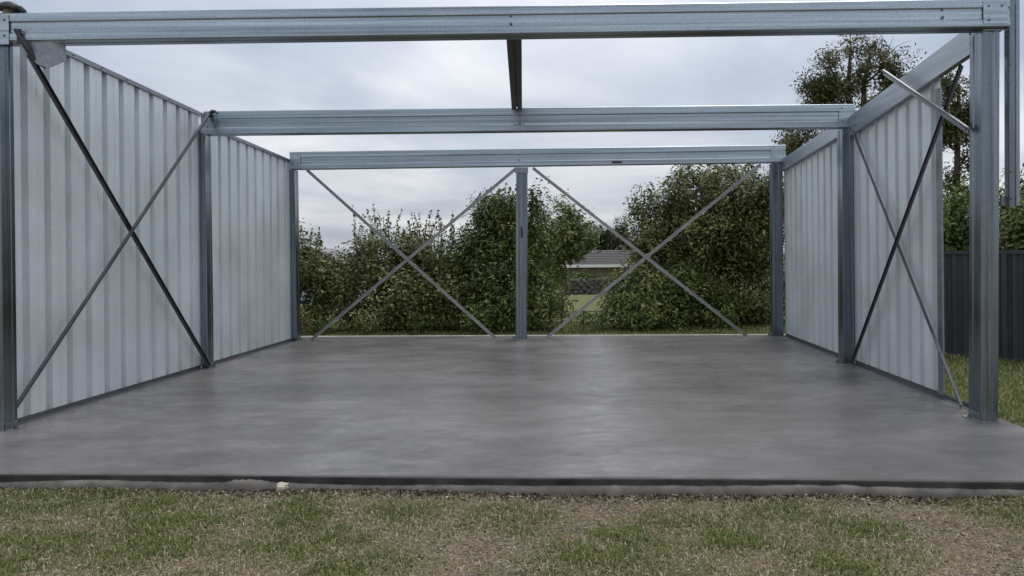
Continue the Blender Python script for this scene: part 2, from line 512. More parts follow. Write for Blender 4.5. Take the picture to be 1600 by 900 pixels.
# beams across the shed: front, middle, back
def beam(x0, x1, y, w, z0l, z0r, h, bolts):
    b = extrude('beam', swage_profile(w, h), (x0, y, z0l + h / 2), (x1, y, z0r + h / 2), (0, 0, 1), M_beam, SH)
    for x in bolts:
        t = (x - x0) / (x1 - x0)
        zc = z0l + (z0r - z0l) * t + h / 2
        for k in (-.14, .16): mesh_obj('bolt', *bolt_vf((x, y - w / 2 + .001, zc + h * k), (0, -1, 0), .007, .009), M_bolt, b)
    return b
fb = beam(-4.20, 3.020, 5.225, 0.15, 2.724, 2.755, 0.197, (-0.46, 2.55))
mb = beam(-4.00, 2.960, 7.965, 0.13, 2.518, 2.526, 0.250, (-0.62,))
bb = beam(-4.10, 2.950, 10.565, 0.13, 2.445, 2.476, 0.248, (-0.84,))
# end plates and joint plates
plate('end_plate', (-4.12, -3.955, 5.144, 5.149, 2.70, 2.905), M_beam, fb, [(-4.09, 5.144, 2.87), (-3.985, 5.144, 2.87), (-4.09, 5.144, 2.76), (-3.985, 5.144, 2.76)])
plate('end_plate', (2.83, 3.000, 5.144, 5.149, 2.775, 2.93), M_beam, fb, [(2.87, 5.144, 2.90), (2.87, 5.144, 2.80), (2.96, 5.144, 2.90)])
plate('end_plate', (-4.03, -3.86, 7.895, 7.8995, 2.535, 2.745), M_beam, mb, [(-3.88, 7.895, 2.72), (-3.88, 7.895, 2.60), (-3.96, 7.895, 2.72), (-3.96, 7.895, 2.60)])
plate('end_plate', (2.79, 2.952, 7.895, 7.8995, 2.54, 2.76), M_beam, mb, [(2.82, 7.895, 2.73), (2.82, 7.895, 2.60)])
plate('end_plate', (-4.09, -3.945, 10.494, 10.4985, 2.46, 2.68), M_beam, bb, [(-3.98, 10.494, 2.65), (-3.98, 10.494, 2.52), (-4.05, 10.494, 2.52)])
plate('end_plate', (2.74, 2.93, 10.494, 10.4985, 2.49, 2.71), M_beam, bb, [(2.78, 10.494, 2.68), (2.78, 10.494, 2.54)])
plate('splice_plate', (0.48, 0.62, 10.490, 10.497, 2.485, 2.515), M_dark, bb)
# a small seat plate between right front column and beam
plate('seat_plate', (2.850, 2.985, 5.185, 5.36, 2.7385, 2.7525), M_trim, fb)

# columns: swaged channel columns
def col_profile(w, d, side):
    """a along x, b along y (front is -b); swage grooves in the front and inner faces; side = +1 inner face at -a"""
    a, b, q = w / 2, d / 2, 0.006
    p = [(-a + q, -b), (-a + w * .30, -b), (-a + w * .34, -b + .006), (-a + w * .62, -b + .006), (-a + w * .66, -b), (a - q, -b), (a, -b + q),
         (a, -b + d * .3), (a - .005, -b + d * .35), (a - .005, -b + d * .68), (a, -b + d * .73), (a, b - q), (a - q, b), (-a + q, b), (-a, b - q),
         (-a, b - d * .30), (-a + .005, b - d * .34), (-a + .005, b - d * .66), (-a, b - d * .70), (-a, -b + q)]
    return p
def column(x0, x1, y0, y1, z1, lean=(0, 0)):
    w, d = x1 - x0, y1 - y0
    cx, cy = (x0 + x1) / 2, (y0 + y1) / 2
    pr = col_profile(w, d, 1)
    V = [(cx + a, cy + b, 0.0) for a, b in pr] + [(cx + a + lean[0], cy + b + lean[1], z1) for a, b in pr]
    n = len(pr)
    F = [(i, (i + 1) % n, (i + 1) % n + n, i + n) for i in range(n)] + [tuple(range(n))[::-1], tuple(range(n, 2 * n))]
    c = mesh_obj('column', V, F, M_col, SH)
    # base cleat: folded angle bolted to the slab on the shed side
    sx = 1 if cx < -1.5 else -1
    xi = x1 if sx > 0 else x0
    v1 = box_vf(*sorted((xi + sx * .001, xi + sx * .060)), y0 + .01, y1 - .01, 0.0005, 0.006)
    v2 = box_vf(*sorted((xi + sx * .0015, xi + sx * .007)), y0 + .012, y1 - .012, 0.0065, 0.055)
    p = mesh_obj('base_cleat', *join_vf([v1, v2]), M_trim, c)
    mesh_obj('anchor_bolt', *bolt_vf((xi + sx * .035, cy, .006), (0, 0, 1), .012, .028), M_bolt, p)
    return c
LN = -0.010
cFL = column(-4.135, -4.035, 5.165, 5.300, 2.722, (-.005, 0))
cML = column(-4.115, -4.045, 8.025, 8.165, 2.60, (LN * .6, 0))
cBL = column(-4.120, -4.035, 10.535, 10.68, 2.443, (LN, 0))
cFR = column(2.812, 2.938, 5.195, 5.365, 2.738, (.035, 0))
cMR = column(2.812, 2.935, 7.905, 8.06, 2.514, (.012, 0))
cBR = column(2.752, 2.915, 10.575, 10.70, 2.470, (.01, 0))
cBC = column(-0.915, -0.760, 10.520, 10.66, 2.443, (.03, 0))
box('slot', (-.83, -.805, 10.5165, 10.524, 1.44, 1.60), M_dark, cBC)
plate('cap_plate', (-.905, -.715, 10.505, 10.518, 2.36, 2.441), M_trim, cBC, [(-.85, 10.505, 2.40), (-.77, 10.505, 2.40)])

# ridge purlin from front beam to middle beam
pp = [(-.055, -.08), (-.006, -.08), (-.006, -.06), (.006, -.06), (.006, -.08), (.055, -.08), (.055, .08), (-.055, .08)]
extrude('purlin', pp, (-0.452, 5.302, 2.826), (-0.650, 7.897, 2.836), (0, 0, 1), M_purlin, SH)

# side walls: ribbed sheets, each its own part
PITCH = 0.235
def sheet(xin, out, ya, yb, zbot, ztop, phase):
    """one ribbed sheet between ya and yb; ribs stand outwards (towards out)"""
    prof = []
    k0 = int((ya - phase) / PITCH) - 1
    raw = []
    for k in range(k0, k0 + int((yb - ya) / PITCH) + 4):
        y = phase + k * PITCH
        raw += [(y - .037, 0), (y - .031, .040), (y + .031, .040), (y + .037, 0), (y + .098, 0), (y + .107, .0035), (y + .127, .0035), (y + .136, 0)]
    def off(y):
        for (a, p), (b, q) in zip(raw, raw[1:]):
            if a <= y <= b:
                return p + (q - p) * (y - a) / (b - a)
        return 0
    pts = [(ya, off(ya))] + [r for r in raw if ya + .001 < r[0] < yb - .001] + [(yb, off(yb))]
    n = len(pts)
    th = 0.0012
    V, F = [], []
    for s in (0, th):
        V += [(xin + out * (o + s), y, zbot) for y, o in pts]
        V += [(xin + out * (o + s), y, ztop(y)) for y, o in pts]
    for i in range(n - 1):
        F.append((i, i + 1, n + i + 1, n + i))
        F.append((2 * n + i + 1, 2 * n + i, 3 * n + i, 3 * n + i + 1))
        F.append((i + 1, i, 2 * n + i, 2 * n + i + 1))
        F.append((n + i, n + i + 1, 3 * n + i + 1, 3 * n + i))
    F.append((0, n, 3 * n, 2 * n)); F.append((n - 1, 3 * n - 1, 4 * n - 1, 2 * n - 1))
    return mesh_obj('wall_sheet', V, F, M_sheet, SH)
def wall(xin, out, y0, y1, ztop, phase, zbot=0.028):
    y = y0
    i = 0
    while y < y1 - 0.02:
        yb = min(y1, phase + PITCH * (math.floor((y - phase) / PITCH + 0.5) + 4.27))
        if y1 - yb < 0.15: yb = y1
        sheet(xin + out * 0.0016 * (i % 2), out, y, yb, zbot + random.uniform(-.003, .003), ztop, phase)
        y = yb - 0.0 if yb == y1 else yb - 0.012
        i += 1
topL1 = lambda y: 2.900 - 0.047 * (y - 5.45)
topL2 = lambda y: 2.664 - 0.039 * (y - 8.4)
topR1 = lambda y: 2.735 - 0.085 * (y - 5.5)
topR2 = lambda y: 2.560 - 0.052 * (y - 8.2)
wall(XL, -1, 5.305, 8.09, topL1, 5.50)
wall(XL - .002, -1, 8.17, 10.56, topL2, 8.26)
wall(XR, 1, 6.000, 7.965, topR1, 6.13)
wall(XR + .002, 1, 8.00, 10.60, topR2, 8.15)
# trims along the wall tops (left: folded cap; right: deeper eave purlin)
def cap(x, out, ya, yb, zt, t):
    pr = [(-.012, -.036), (-.012, .004), (.048, .004), (.048, -.036), (.044, -.036), (.044, 0), (-.008, 0), (-.008, -.036)]
    if out < 0: pr = [(-a, b) for a, b in pr][::-1]
    o = extrude('wall_top_trim', pr, (x, ya, zt(ya)), (x, yb, zt(yb)), (0, 0, 1), M_trim, SH)
    v = [bolt_vf((x - out * .012, ya + (yb - ya) * k / 8, zt(ya + (yb - ya) * k / 8) - .018), (-out, 0, 0), .0045, .006) for k in range(1, 8)]
    for q in v: mesh_obj('screw', *q, M_bolt, o)
cap(XL, -1, 5.32, 8.15, lambda y: topL1(y) + .006, 0)
cap(XL, -1, 8.19, 10.55, lambda y: topL2(y) + .006, 0)
def eave(ya, yb, zb0, zb1, h):
    x0 = XR - .052
    pr = [(0, 0), (.050, 0), (.050, .004), (.004, .004), (.004, h - .004), (.050, h - .004), (.050, h), (0, h)]
    o = extrude('eave_purlin', pr, (x0, ya, zb0), (x0, yb, zb1), (0, 0, 1), M_raft, SH)
    return o
e1 = eave(5.30, 7.880, 2.660, 2.430, 0.205)
e2 = eave(8.065, 10.575, 2.487, 2.352, 0.165)
for y, z in ((5.44, 2.72), (5.44, 2.79), (7.72, 2.52), (7.72, 2.60)): mesh_obj('bolt', *bolt_vf((XR - .052, y, z), (-1, 0, 0), .006, .008), M_bolt, e1)
# right front corner post strip next to the gap (free edge of the sheeting)
box('edge_angle', (XR - .016, XR - .001, 5.972, 6.055, 0.03, 2.52), M_trim, SH)
# base channels
def base_channel(x, out, ya, yb):
    pr = [(0, 0), (.036, 0), (.036, .004), (.004, .004), (.004, .036), (0, .036)]
    pr = [(-out * a, b) for a, b in pr]
    extrude('base_channel', pr, (x - out * .001, ya, .001), (x - out * .001, yb, .001), (0, 0, 1), M_dark if False else M_base, SH)
M_base = galv('base channel steel', (0.15, 0.16, 0.175), (20, 1, 20), (0.4, 0.6), 0.7)
for x, o, a, b in ((XL + .001, 1, 5.31, 8.02), (XL + .001, 1, 8.17, 10.53), (XR - .001, -1, 5.38, 7.90), (XR - .001, -1, 8.065, 10.57)):
    pr = [(0, 0), (o * .034, 0), (o * .034, .004), (o * .004, .004), (o * .004, .038), (0, .038)]
    if o < 0: pr = pr[::-1]
    extrude('base_channel', pr, (x, a, .001), (x, b, .001), (0, 0, 1), M_base, SH)

# cross braces: light angles
def brace(p0, p1, nrm, w=0.042, t=0.003, lip=0.022, name='brace', mat=None):
    """angle: wide leg flat against the wall plane (normal nrm), small lip standing inwards on its upper edge"""
    p0, p1, nrm = Vector(p0), Vector(p1), Vector(nrm).normalized()
    d = (p1 - p0).normalized()
    s = d.cross(nrm).normalized()
    if s.z < 0: s = -s
    pr = [(-w / 2, 0), (w / 2, 0), (w / 2, lip), (w / 2 - t, lip), (w / 2 - t, t), (w * .16, t), (w * .08, t + .005), (-w * .08, t + .005), (-w * .16, t), (-w / 2, t)]
    V = [p0 + s * a + nrm * b for a, b in pr] + [p1 + s * a + nrm * b for a, b in pr]
    n = len(pr)
    F = [(i, (i + 1) % n, (i + 1) % n + n, i + n) for i in range(n)] + [tuple(range(n))[::-1], tuple(range(n, 2 * n))]
    o = mesh_obj(name, V, F, mat or M_brace, SH)
    for c in (p0 + d * .04, p1 - d * .04): mesh_obj('bolt', *bolt_vf(c + nrm * (t + .001), nrm, .007, .01), M_bolt, o)
    return o
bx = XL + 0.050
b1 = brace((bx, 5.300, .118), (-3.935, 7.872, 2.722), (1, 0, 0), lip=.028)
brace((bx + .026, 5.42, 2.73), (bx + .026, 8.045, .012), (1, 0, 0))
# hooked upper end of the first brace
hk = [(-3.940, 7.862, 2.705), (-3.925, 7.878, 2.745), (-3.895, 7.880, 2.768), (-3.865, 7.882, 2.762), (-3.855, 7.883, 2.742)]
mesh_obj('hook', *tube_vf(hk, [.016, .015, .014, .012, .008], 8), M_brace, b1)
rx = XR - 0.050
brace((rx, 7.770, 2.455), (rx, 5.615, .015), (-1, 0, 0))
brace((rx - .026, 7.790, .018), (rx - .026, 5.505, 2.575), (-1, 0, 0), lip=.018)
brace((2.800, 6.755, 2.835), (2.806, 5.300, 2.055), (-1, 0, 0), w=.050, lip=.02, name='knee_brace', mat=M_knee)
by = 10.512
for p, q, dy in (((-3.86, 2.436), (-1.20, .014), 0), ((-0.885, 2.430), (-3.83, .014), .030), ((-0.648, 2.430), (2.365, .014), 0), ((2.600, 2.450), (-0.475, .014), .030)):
    brace((p[0], by + dy - .004, p[1]), (q[0], by + dy - .004, q[1]), (0, -1, 0), w=.044, lip=.012, mat=M_brace_lit)

# bent bracket sheet at the left end of the front beam
def crumple():
    # flat face, torn slanted lower edge, folded flange at its right
    face = [(-3.905, 5.172, 2.722), (-3.668, 5.160, 2.722), (-3.664, 5.157, 2.545), (-3.70, 5.158, 2.535), (-3.775, 5.164, 2.566), (-3.835, 5.169, 2.625), (-3.88, 5.172, 2.640)]
    fl = [(-3.667, 5.1605, 2.722), (-3.612, 5.215, 2.715), (-3.607, 5.218, 2.60), (-3.663, 5.1575, 2.545)]
    V, F = [], []
    for poly in (face, fl):
        o, n = len(V), len(poly)
        V += poly + [(x + .001, y + .003, z) for x, y, z in poly]
        F += [tuple(o + i for i in range(n)), tuple(o + n + i for i in range(n - 1, -1, -1))]
        F += [(o + (i + 1) % n, o + i, o + n + i, o + n + (i + 1) % n) for i in range(n)]
    b = mesh_obj('bent_bracket', V, F, M_trim, SH)
    b['label'] = 'bent sheet metal bracket hanging under the left end of the front beam'
    mesh_obj('strap', *join_vf([box_vf(-3.885, -3.86, 5.125, 5.138, 2.70, 2.80), tube_vf([(-3.90, 5.13, 2.80), (-3.845, 5.14, 2.70), (-3.80, 5.18, 2.60), (-3.775, 5.25, 2.56)], [.012, .018, .024, .010], 6)]), M_dark, b)
crumple()

# channel offcut fixed outside the right end of the front beam
def hanging():
    x0, x1, y0, y1 = 3.030, 3.104, 5.20, 5.26
    t = .004
    pr = [(x0, y0), (x1, y0), (x1, y1), (x1 - t, y1), (x1 - t, y0 + t), (x0 + .065, y0 + t), (x0 + .055, y0 + .012), (x0 + .045, y0 + t), (x0 + t, y0 + t), (x0 + t, y1), (x0, y1)]
    pr = [(x0, y0), (x0 + .022, y0), (x0 + .027, y0 + .008), (x0 + .044, y0 + .008), (x0 + .049, y0), (x1, y0), (x1, y1), (x1 - t, y1), (x1 - t, y0 + .014), (x0 + t, y0 + .014), (x0 + t, y1), (x0, y1)]
    n = len(pr)
    V = [(a, b, 1.51) for a, b in pr] + [(a + .012, b, 3.06) for a, b in pr]
    F = [(i, (i + 1) % n, (i + 1) % n + n, i + n) for i in range(n)] + [tuple(range(n))[::-1], tuple(range(n, 2 * n))]
    o = mesh_obj('hanging_channel', V, F, M_col, SH)
    o['label'] = 'short channel hanging outside the right end of the front beam'
    box('end_clip', (2.995, 3.0295, 5.235, 5.258, 1.515, 1.58), M_trim, o)
    for z in (1.56, 1.75, 2.5): mesh_obj('bolt', *bolt_vf((3.042, 5.20, z), (0, -1, 0), .005, .007), M_bolt, o)
hanging()

# domed cap on the left end of the front beam
def dome():
    T = thing('domed_cap', (-3.985, 5.20, 2.921), 'dark domed cap on pale stub above the left end of the front beam', 'cap')
    cx, cy, z0 = -3.985, 5.20, 2.922
    V, F = [], []
    n = 20
    prof = [(.084, .034), (.088, .041), (.080, .062), (.056, .080), (.028, .090), (.002, .092)]
    inner = [(.002, .080), (.045, .070), (.072, .050), (.079, .036)]
    pr = prof + inner
    for r, z in pr:
        for k in range(n):
            t = 2 * math.pi * k / n
            sag = -0.020 * max(0, math.cos(t)) ** 2 * (r / .098)
            V.append((cx + r * math.cos(t) * 1.05, cy + r * math.sin(t) * .8, z0 + z + sag))
    m = len(pr)
    for j in range(m):
        for k in range(n):
            a, b = j * n, ((j + 1) % m) * n
            F.append((a + k, a + (k + 1) % n, b + (k + 1) % n, b + k))
    M_cap = plain('dark rubber', (0.022, 0.022, 0.030), 0.55, 0, 0.3)
    mesh_obj('dome', V, F, M_cap, T, True)
    mesh_obj('stub', *tube_vf([(cx - .01, cy, z0), (cx - .01, cy, z0 + .03), (cx - .012, cy, z0 + .062)], [.038, .034, .030], 12), plain('tan stub', (0.25, 0.22, 0.17), 0.8), T)
    mesh_obj('drooping_flap', *tube_vf([(cx + .06, cy - .03, z0 + .05), (cx + .10, cy - .035, z0 + .035), (cx + .125, cy - .035, z0 + .012), (cx + .135, cy - .035, z0 + .0)], [.012, .017, .016, .008], 8), M_cap, T)
dome()

# pale stone lying at the foot of the slab
v, f = rock_vf((-1.635, 4.045, float(ground_z(-1.635, 4.045)) + .016), .034, 5.3, 1.15, .8, .75, 10, 8)
tag(mesh_obj('stone', v, f, M_stone), 'pale cream stone lying in the soil against the slab edge', 'stone')

# ------------------------------------------------------------------ foliage tools
def unit(a):
    return a / np.maximum(np.linalg.norm(a, axis=1, keepdims=True), 1e-9)

def leaves_vf(C, L, N, aspect=0.42):
    """diamond leaves: C centres, L lengths, N leaf normals"""
    n = len(C)
    t = unit(np.cross(N, unit(rng.normal(size=(n, 3)))))
    s = np.cross(N, t)
    L = L[:, None]
    base = C - t * L * .5
    tip = C + t * L * .5 - N * L * .10
    mid = C + N * L * .05
    V = np.stack([base, mid + s * L * aspect * .5, tip, mid - s * L * aspect * .5], 1).reshape(-1, 3)
    i = np.arange(n)[:, None] * 4
    F = np.concatenate([i + np.array([[0, 1, 2]]), i + np.array([[0, 2, 3]])], 1).reshape(-1, 3)
    return V, F

def crown(name, parent, lobes, n_clump, per, size, spread, mat, up=0.5, aspect=0.45, zmin=None, inner=0.35, tone=0.0, lumpy=0.12):
    """leaf clumps spread through lobes (cx, cy, cz, rx, ry, rz)"""
    lob = np.array(lobes, dtype=float)
    vol = lob[:, 3] * lob[:, 4] * lob[:, 5]
    w = vol ** 0.8; w /= w.sum()
    li = rng.choice(len(lob), n_clump, p=w)
    d = unit(rng.normal(size=(n_clump, 3)))
    r = (inner ** 3 + (1 - inner ** 3) * rng.random(n_clump)) ** (1 / 3)
    nsub = max(3, n_clump // 11)
    r = r * (1 + .22 * np.sin(d[:, 0] * 5 + li) * np.sin(d[:, 2] * 6 + 2 * li) + .15 * np.clip(rng.normal(size=n_clump), -2, 1.6))
    r = np.minimum(r, 1.14)
    cc = lob[li, :3] + d * r[:, None] * lob[li, 3:]
    # most clumps gather on outer boughs, leaving shaded hollows between them
    if lumpy > 0:
        sub = rng.choice(n_clump, nsub, replace=False)
        sub = sub[np.argsort(-r[sub])]
        tosub = rng.random(n_clump) < .80
        pick = sub[rng.integers(0, nsub, n_clump)]
        cc = np.where(tosub[:, None], cc[pick] + np.clip(rng.normal(size=(n_clump, 3)), -1.6, 1.6) * lumpy, cc)
        d = np.where(tosub[:, None], unit(d[pick] + .8 * unit(cc - cc[pick] + 1e-6)), d)
    tones = rng.normal(size=n_clump) * .20 + tone
    k = np.repeat(np.arange(n_clump), per)
    C = cc[k] + np.clip(rng.normal(size=(len(k), 3)), -1.7, 1.7) * spread * (0.6 + .8 * rng.random(n_clump))[k][:, None]
    out = unit(d[k] * .8 + unit(C - cc[k]) * .5 + np.array([[0, 0, up]]) + rng.normal(size=(len(k), 3)) * .55)
    L = size * (0.5 + 0.9 * rng.random(len(k)))
    rnd = np.clip(.42 + tones[k] + rng.normal(size=len(k)) * .24, 0, 1)
    if zmin is not None:
        keep = C[:, 2] > ground_z(C[:, 0], C[:, 1]) + zmin
        C, out, L, rnd = C[keep], out[keep], L[keep], rnd[keep]
    V, F = leaves_vf(C, L, out, aspect)
    o = big_mesh(name, V, F, mat, parent, {'rnd': np.repeat(rnd, 2)})
    return o

def shoots(parent, bases, mat, size, n_leaf=34, bark=None):
    """thin upright shoots with leaves, as the loose tops of the shrubs: stems + leaves"""
    stems, C, N = [], [], []
    for (x, y, z, h) in bases:
        dx, dy = random.uniform(-.16, .16), random.uniform(-.1, .1)
        pts = [(x + dx * t * h + .03 * math.sin(t * 5 + x * 9) , y + dy * t * h, z + h * t) for t in (0, .33, .66, 1)]
        stems.append(tube_vf(pts, [.008, .006, .004, .002], 4))
        for q in range(n_leaf):
            t = random.random() ** .8
            a = random.random() * 6.28
            rr = random.uniform(.015, .085) * (1.25 - t)
            C.append((x + dx * t * h + .03 * math.sin(t * 5 + x * 9) + rr * math.cos(a), y + dy * t * h + rr * math.sin(a), z + h * t))
            N.append((math.cos(a) * .5, math.sin(a) * .5, .7))
    C = np.array(C); N = unit(np.array(N) + rng.normal(size=C.shape) * .5)
    L = size * (.6 + .6 * rng.random(len(C)))
    V, F = leaves_vf(C, L, N, .5)
    sl = big_mesh('shoot_leaves', V, F, mat, parent, {'rnd': np.repeat(np.clip(.4 + .2 * rng.normal(size=len(C)), 0, 1), 2)})
    sl['kind'] = 'stuff'
    mesh_obj('shoots', *join_vf(stems), bark or M_bark, parent)['kind'] = 'stuff'

def stems(parent, x, y, h, n, spread, mat, r=.03, name='stem'):
    z = float(ground_z(x, y)) - .03
    for i in range(n):
        a = random.random() * 6.28
        bx_, by_ = x + random.uniform(-.3, .3) * spread, y + random.uniform(-.25, .25) * spread
        tx, ty = bx_ + math.cos(a) * spread * random.uniform(.2, .8), by_ + math.sin(a) * spread * random.uniform(.2, .6)
        pts = [(bx_ + (tx - bx_) * t ** 1.4 + .04 * math.sin(7 * t + i), by_ + (ty - by_) * t ** 1.4, z + h * t * random.uniform(.97, 1.0)) for t in (0, .25, .5, .75, 1)]
        mesh_obj(name, *tube_vf(pts, [r, r * .85, r * .65, r * .45, r * .2], 6), mat, parent)

def shrub(name, x, y, label, lobes, n_clump, per, size, spread, mat, sh=(), n_stem=5, stem_h=1.2, stem_spread=.6, group=None, bark=None, tone=0.0, inner=.35, cat='shrub', **kw):
    T = thing(name, (x, y, float(ground_z(x, y))), label, cat, group)
    crown('crown', T, lobes, n_clump, per, size, spread, mat, zmin=.01, tone=tone, inner=inner, **kw)
    if sh: shoots(T, sh, mat, size)
    stems(T, x, y, stem_h, n_stem, stem_spread, bark or M_bark)
    return T

def rnd_shoots(xa, xb, y, zf, n, h0, h1):
    out = []
    for i in range(n):
        x = random.uniform(xa, xb)
        out.append((x, y + random.uniform(-.35, .35), zf(x) - .15, random.uniform(h0, h1)))
    return out

# ------------------------------------------------------------------ shrubs behind the slab
GS = 'shrubs growing behind the slab'
shrub('shrub', -4.75, 12.5, 'dark leafy shrub beside the left rear column of the shed',
      [(-4.85, 12.6, .75, .75, .55, .80), (-4.62, 12.5, 1.15, .45, .45, .42), (-5.6, 12.7, .8, .8, .6, .85), (-4.40, 12.3, .35, .42, .4, .45), (-4.8, 12.15, .22, .7, .35, .32)], 520, 34, .072, .095, M_leaf_olive,
      rnd_shoots(-5.2, -4.25, 12.6, lambda x: 1.30, 14, .3, .62), group=GS)
shrub('shrub', -3.2, 12.9, 'broad loose shrub with thin upright shoots behind the left cross brace',
      [(-3.55, 12.9, .70, .70, .6, .75), (-2.75, 12.9, .72, .75, .6, .78), (-3.6, 12.9, 1.20, .40, .40, .34), (-2.85, 12.95, 1.15, .52, .42, .36), (-3.2, 12.3, .35, .95, .4, .42), (-2.2, 12.5, .45, .5, .4, .5), (-4.0, 12.6, .55, .35, .4, .5)], 900, 32, .070, .095, M_leaf_olive,
      rnd_shoots(-4.05, -2.15, 12.9, lambda x: 1.38 - .10 * abs(x + 3.3), 48, .35, .88), group=GS, tone=-.02)
shrub('shrub', -1.35, 12.8, 'tall dense pointed shrub behind the centre rear column',
      [(-1.4, 12.8, .75, .85, .6, .80), (-1.45, 12.8, 1.50, .50, .45, .55), (-0.85, 12.8, 1.45, .36, .40, .62), (-1.35, 12.8, 2.0, .30, .35, .42), (-1.8, 12.8, 1.15, .40, .42, .50), (-.82, 12.5, .55, .36, .4, .55), (-1.3, 12.2, .3, .85, .35, .38), (-.80, 12.8, 2.05, .16, .2, .32)], 1250, 32, .072, .095, M_leaf_dark,
      rnd_shoots(-1.8, -.6, 12.8, lambda x: 2.0 - .45 * abs(x + 1.2), 34, .3, .66), group=GS, n_stem=7, stem_h=1.9)
shrub('shrub', 2.45, 13.4, 'very large rounded bush at the right, taller than the rear beam',
      [(2.40, 13.5, 1.62, 1.15, .85, 1.16), (1.68, 13.4, 1.66, .72, .7, .80), (3.1, 13.5, 1.75, .95, .8, 1.00), (1.42, 13.4, 1.15, .45, .55, .50), (2.1, 13.2, .75, .75, .6, .70), (3.3, 13.3, .6, .9, .5, .8), (2.9, 12.9, .3, .7, .35, .4), (2.7, 13.6, .5, .9, .4, .6), (2.6, 13.0, 1.5, .5, .4, .5), (3.3, 13.0, 2.0, .5, .4, .5)], 2500, 32, .072, .10, M_leaf_olive,
      rnd_shoots(1.2, 3.4, 13.4, lambda x: 2.60 - .22 * (x - 2.4) ** 2, 30, .15, .32), group=GS, n_stem=9, stem_h=1.9, stem_spread=1.1, bark=M_bark_pale, tone=-.02)
shrub('shrub', 1.15, 12.55, 'low spreading bush in front of the very large rounded bush',
      [(.95, 12.6, .42, .52, .45, .50), (1.5, 12.6, .52, .60, .45, .55), (.64, 12.5, .25, .30, .35, .32), (1.25, 12.7, .75, .42, .4, .34), (1.3, 12.15, .18, .7, .3, .26), (2.1, 12.5, .35, .5, .35, .4)], 640, 32, .068, .09, M_leaf_dark,
      rnd_shoots(.5, 1.6, 12.5, lambda x: .72 + .2 * (x - .6), 12, .15, .3), group=GS, tone=.06)
shrub('tree', -.45, 17.0, 'conical green tree rising right behind the tall pointed shrub',
      [(-.65, 17, 1.2, .50, .5, .7), (-.38, 17, 1.98, .42, .4, .56), (-.12, 17, 1.58, .38, .4, .46), (.10, 17, 1.62, .16, .3, .24)], 330, 30, .085, .09, M_leaf_dark, n_stem=1, stem_h=1.8, stem_spread=.1, cat='tree', tone=.03)

# small upright weeds along the rear edge of the slab
for i, (x, y, h) in enumerate([(-4.35, 11.75, .34), (-4.15, 11.85, .28), (-2.62, 11.9, .34), (.02, 11.95, .36), (.22, 11.9, .30), (.34, 12.0, .38)]):
    lab = ['pale weed clump nearest the left rear column', 'small weed clump second from the left rear column', 'weed clump under the left cross brace beside the broad shrub',
           'upright weed clump by the low wire edging, leftmost of three', 'short weed clump by the low wire edging, middle of three', 'taller weed clump by the low bush, rightmost of three'][i]
    T = thing('weed', (x, y, float(ground_z(x, y))), lab, 'weed', 'weeds along the rear slab edge')
    n = 90
    C = np.stack([x + rng.normal(size=n) * .09, y + rng.normal(size=n) * .08, float(ground_z(x, y)) + rng.random(n) * h], 1)
    V, F = leaves_vf(C, .075 * (.6 + .7 * rng.random(n)), unit(rng.normal(size=(n, 3)) + np.array([[0, -.5, .6]])), .35)
    big_mesh('leaves', V, F, M_leaf_bright if i != 0 else M_leaf_olive, T, {'rnd': np.repeat(np.clip(.35 + .2 * rng.normal(size=n), 0, 1), 2)})
    mesh_obj('stem', *join_vf([tube_vf([(x + dx * .3, y, float(ground_z(x, y)) - .01), (x + dx, y, float(ground_z(x, y)) + h * .9)], [.005, .002], 4) for dx in (-.06, -.02, .03, .07)]), M_bark_pale, T)

# low wire edging between the shrubs
T = thing('garden_edging', (-.35, 12.02, -.03), 'low dark wire garden edging on short posts before the gap between shrubs', 'edging')
for x in (-1.0, -.66, -.30, .06, .36):
    mesh_obj('post', *tube_vf([(x, 12.02, -.06), (x, 12.02, .285)], [.011, .011], 6), M_dark, T)
for z in (.09, .18, .265):
    mesh_obj('wire', *tube_vf([(-1.0, 12.02, z), (-.33, 12.018, z - .006), (.36, 12.02, z)], [.005, .005, .005] if z < .2 else [.008] * 3, 5), M_dark, T)

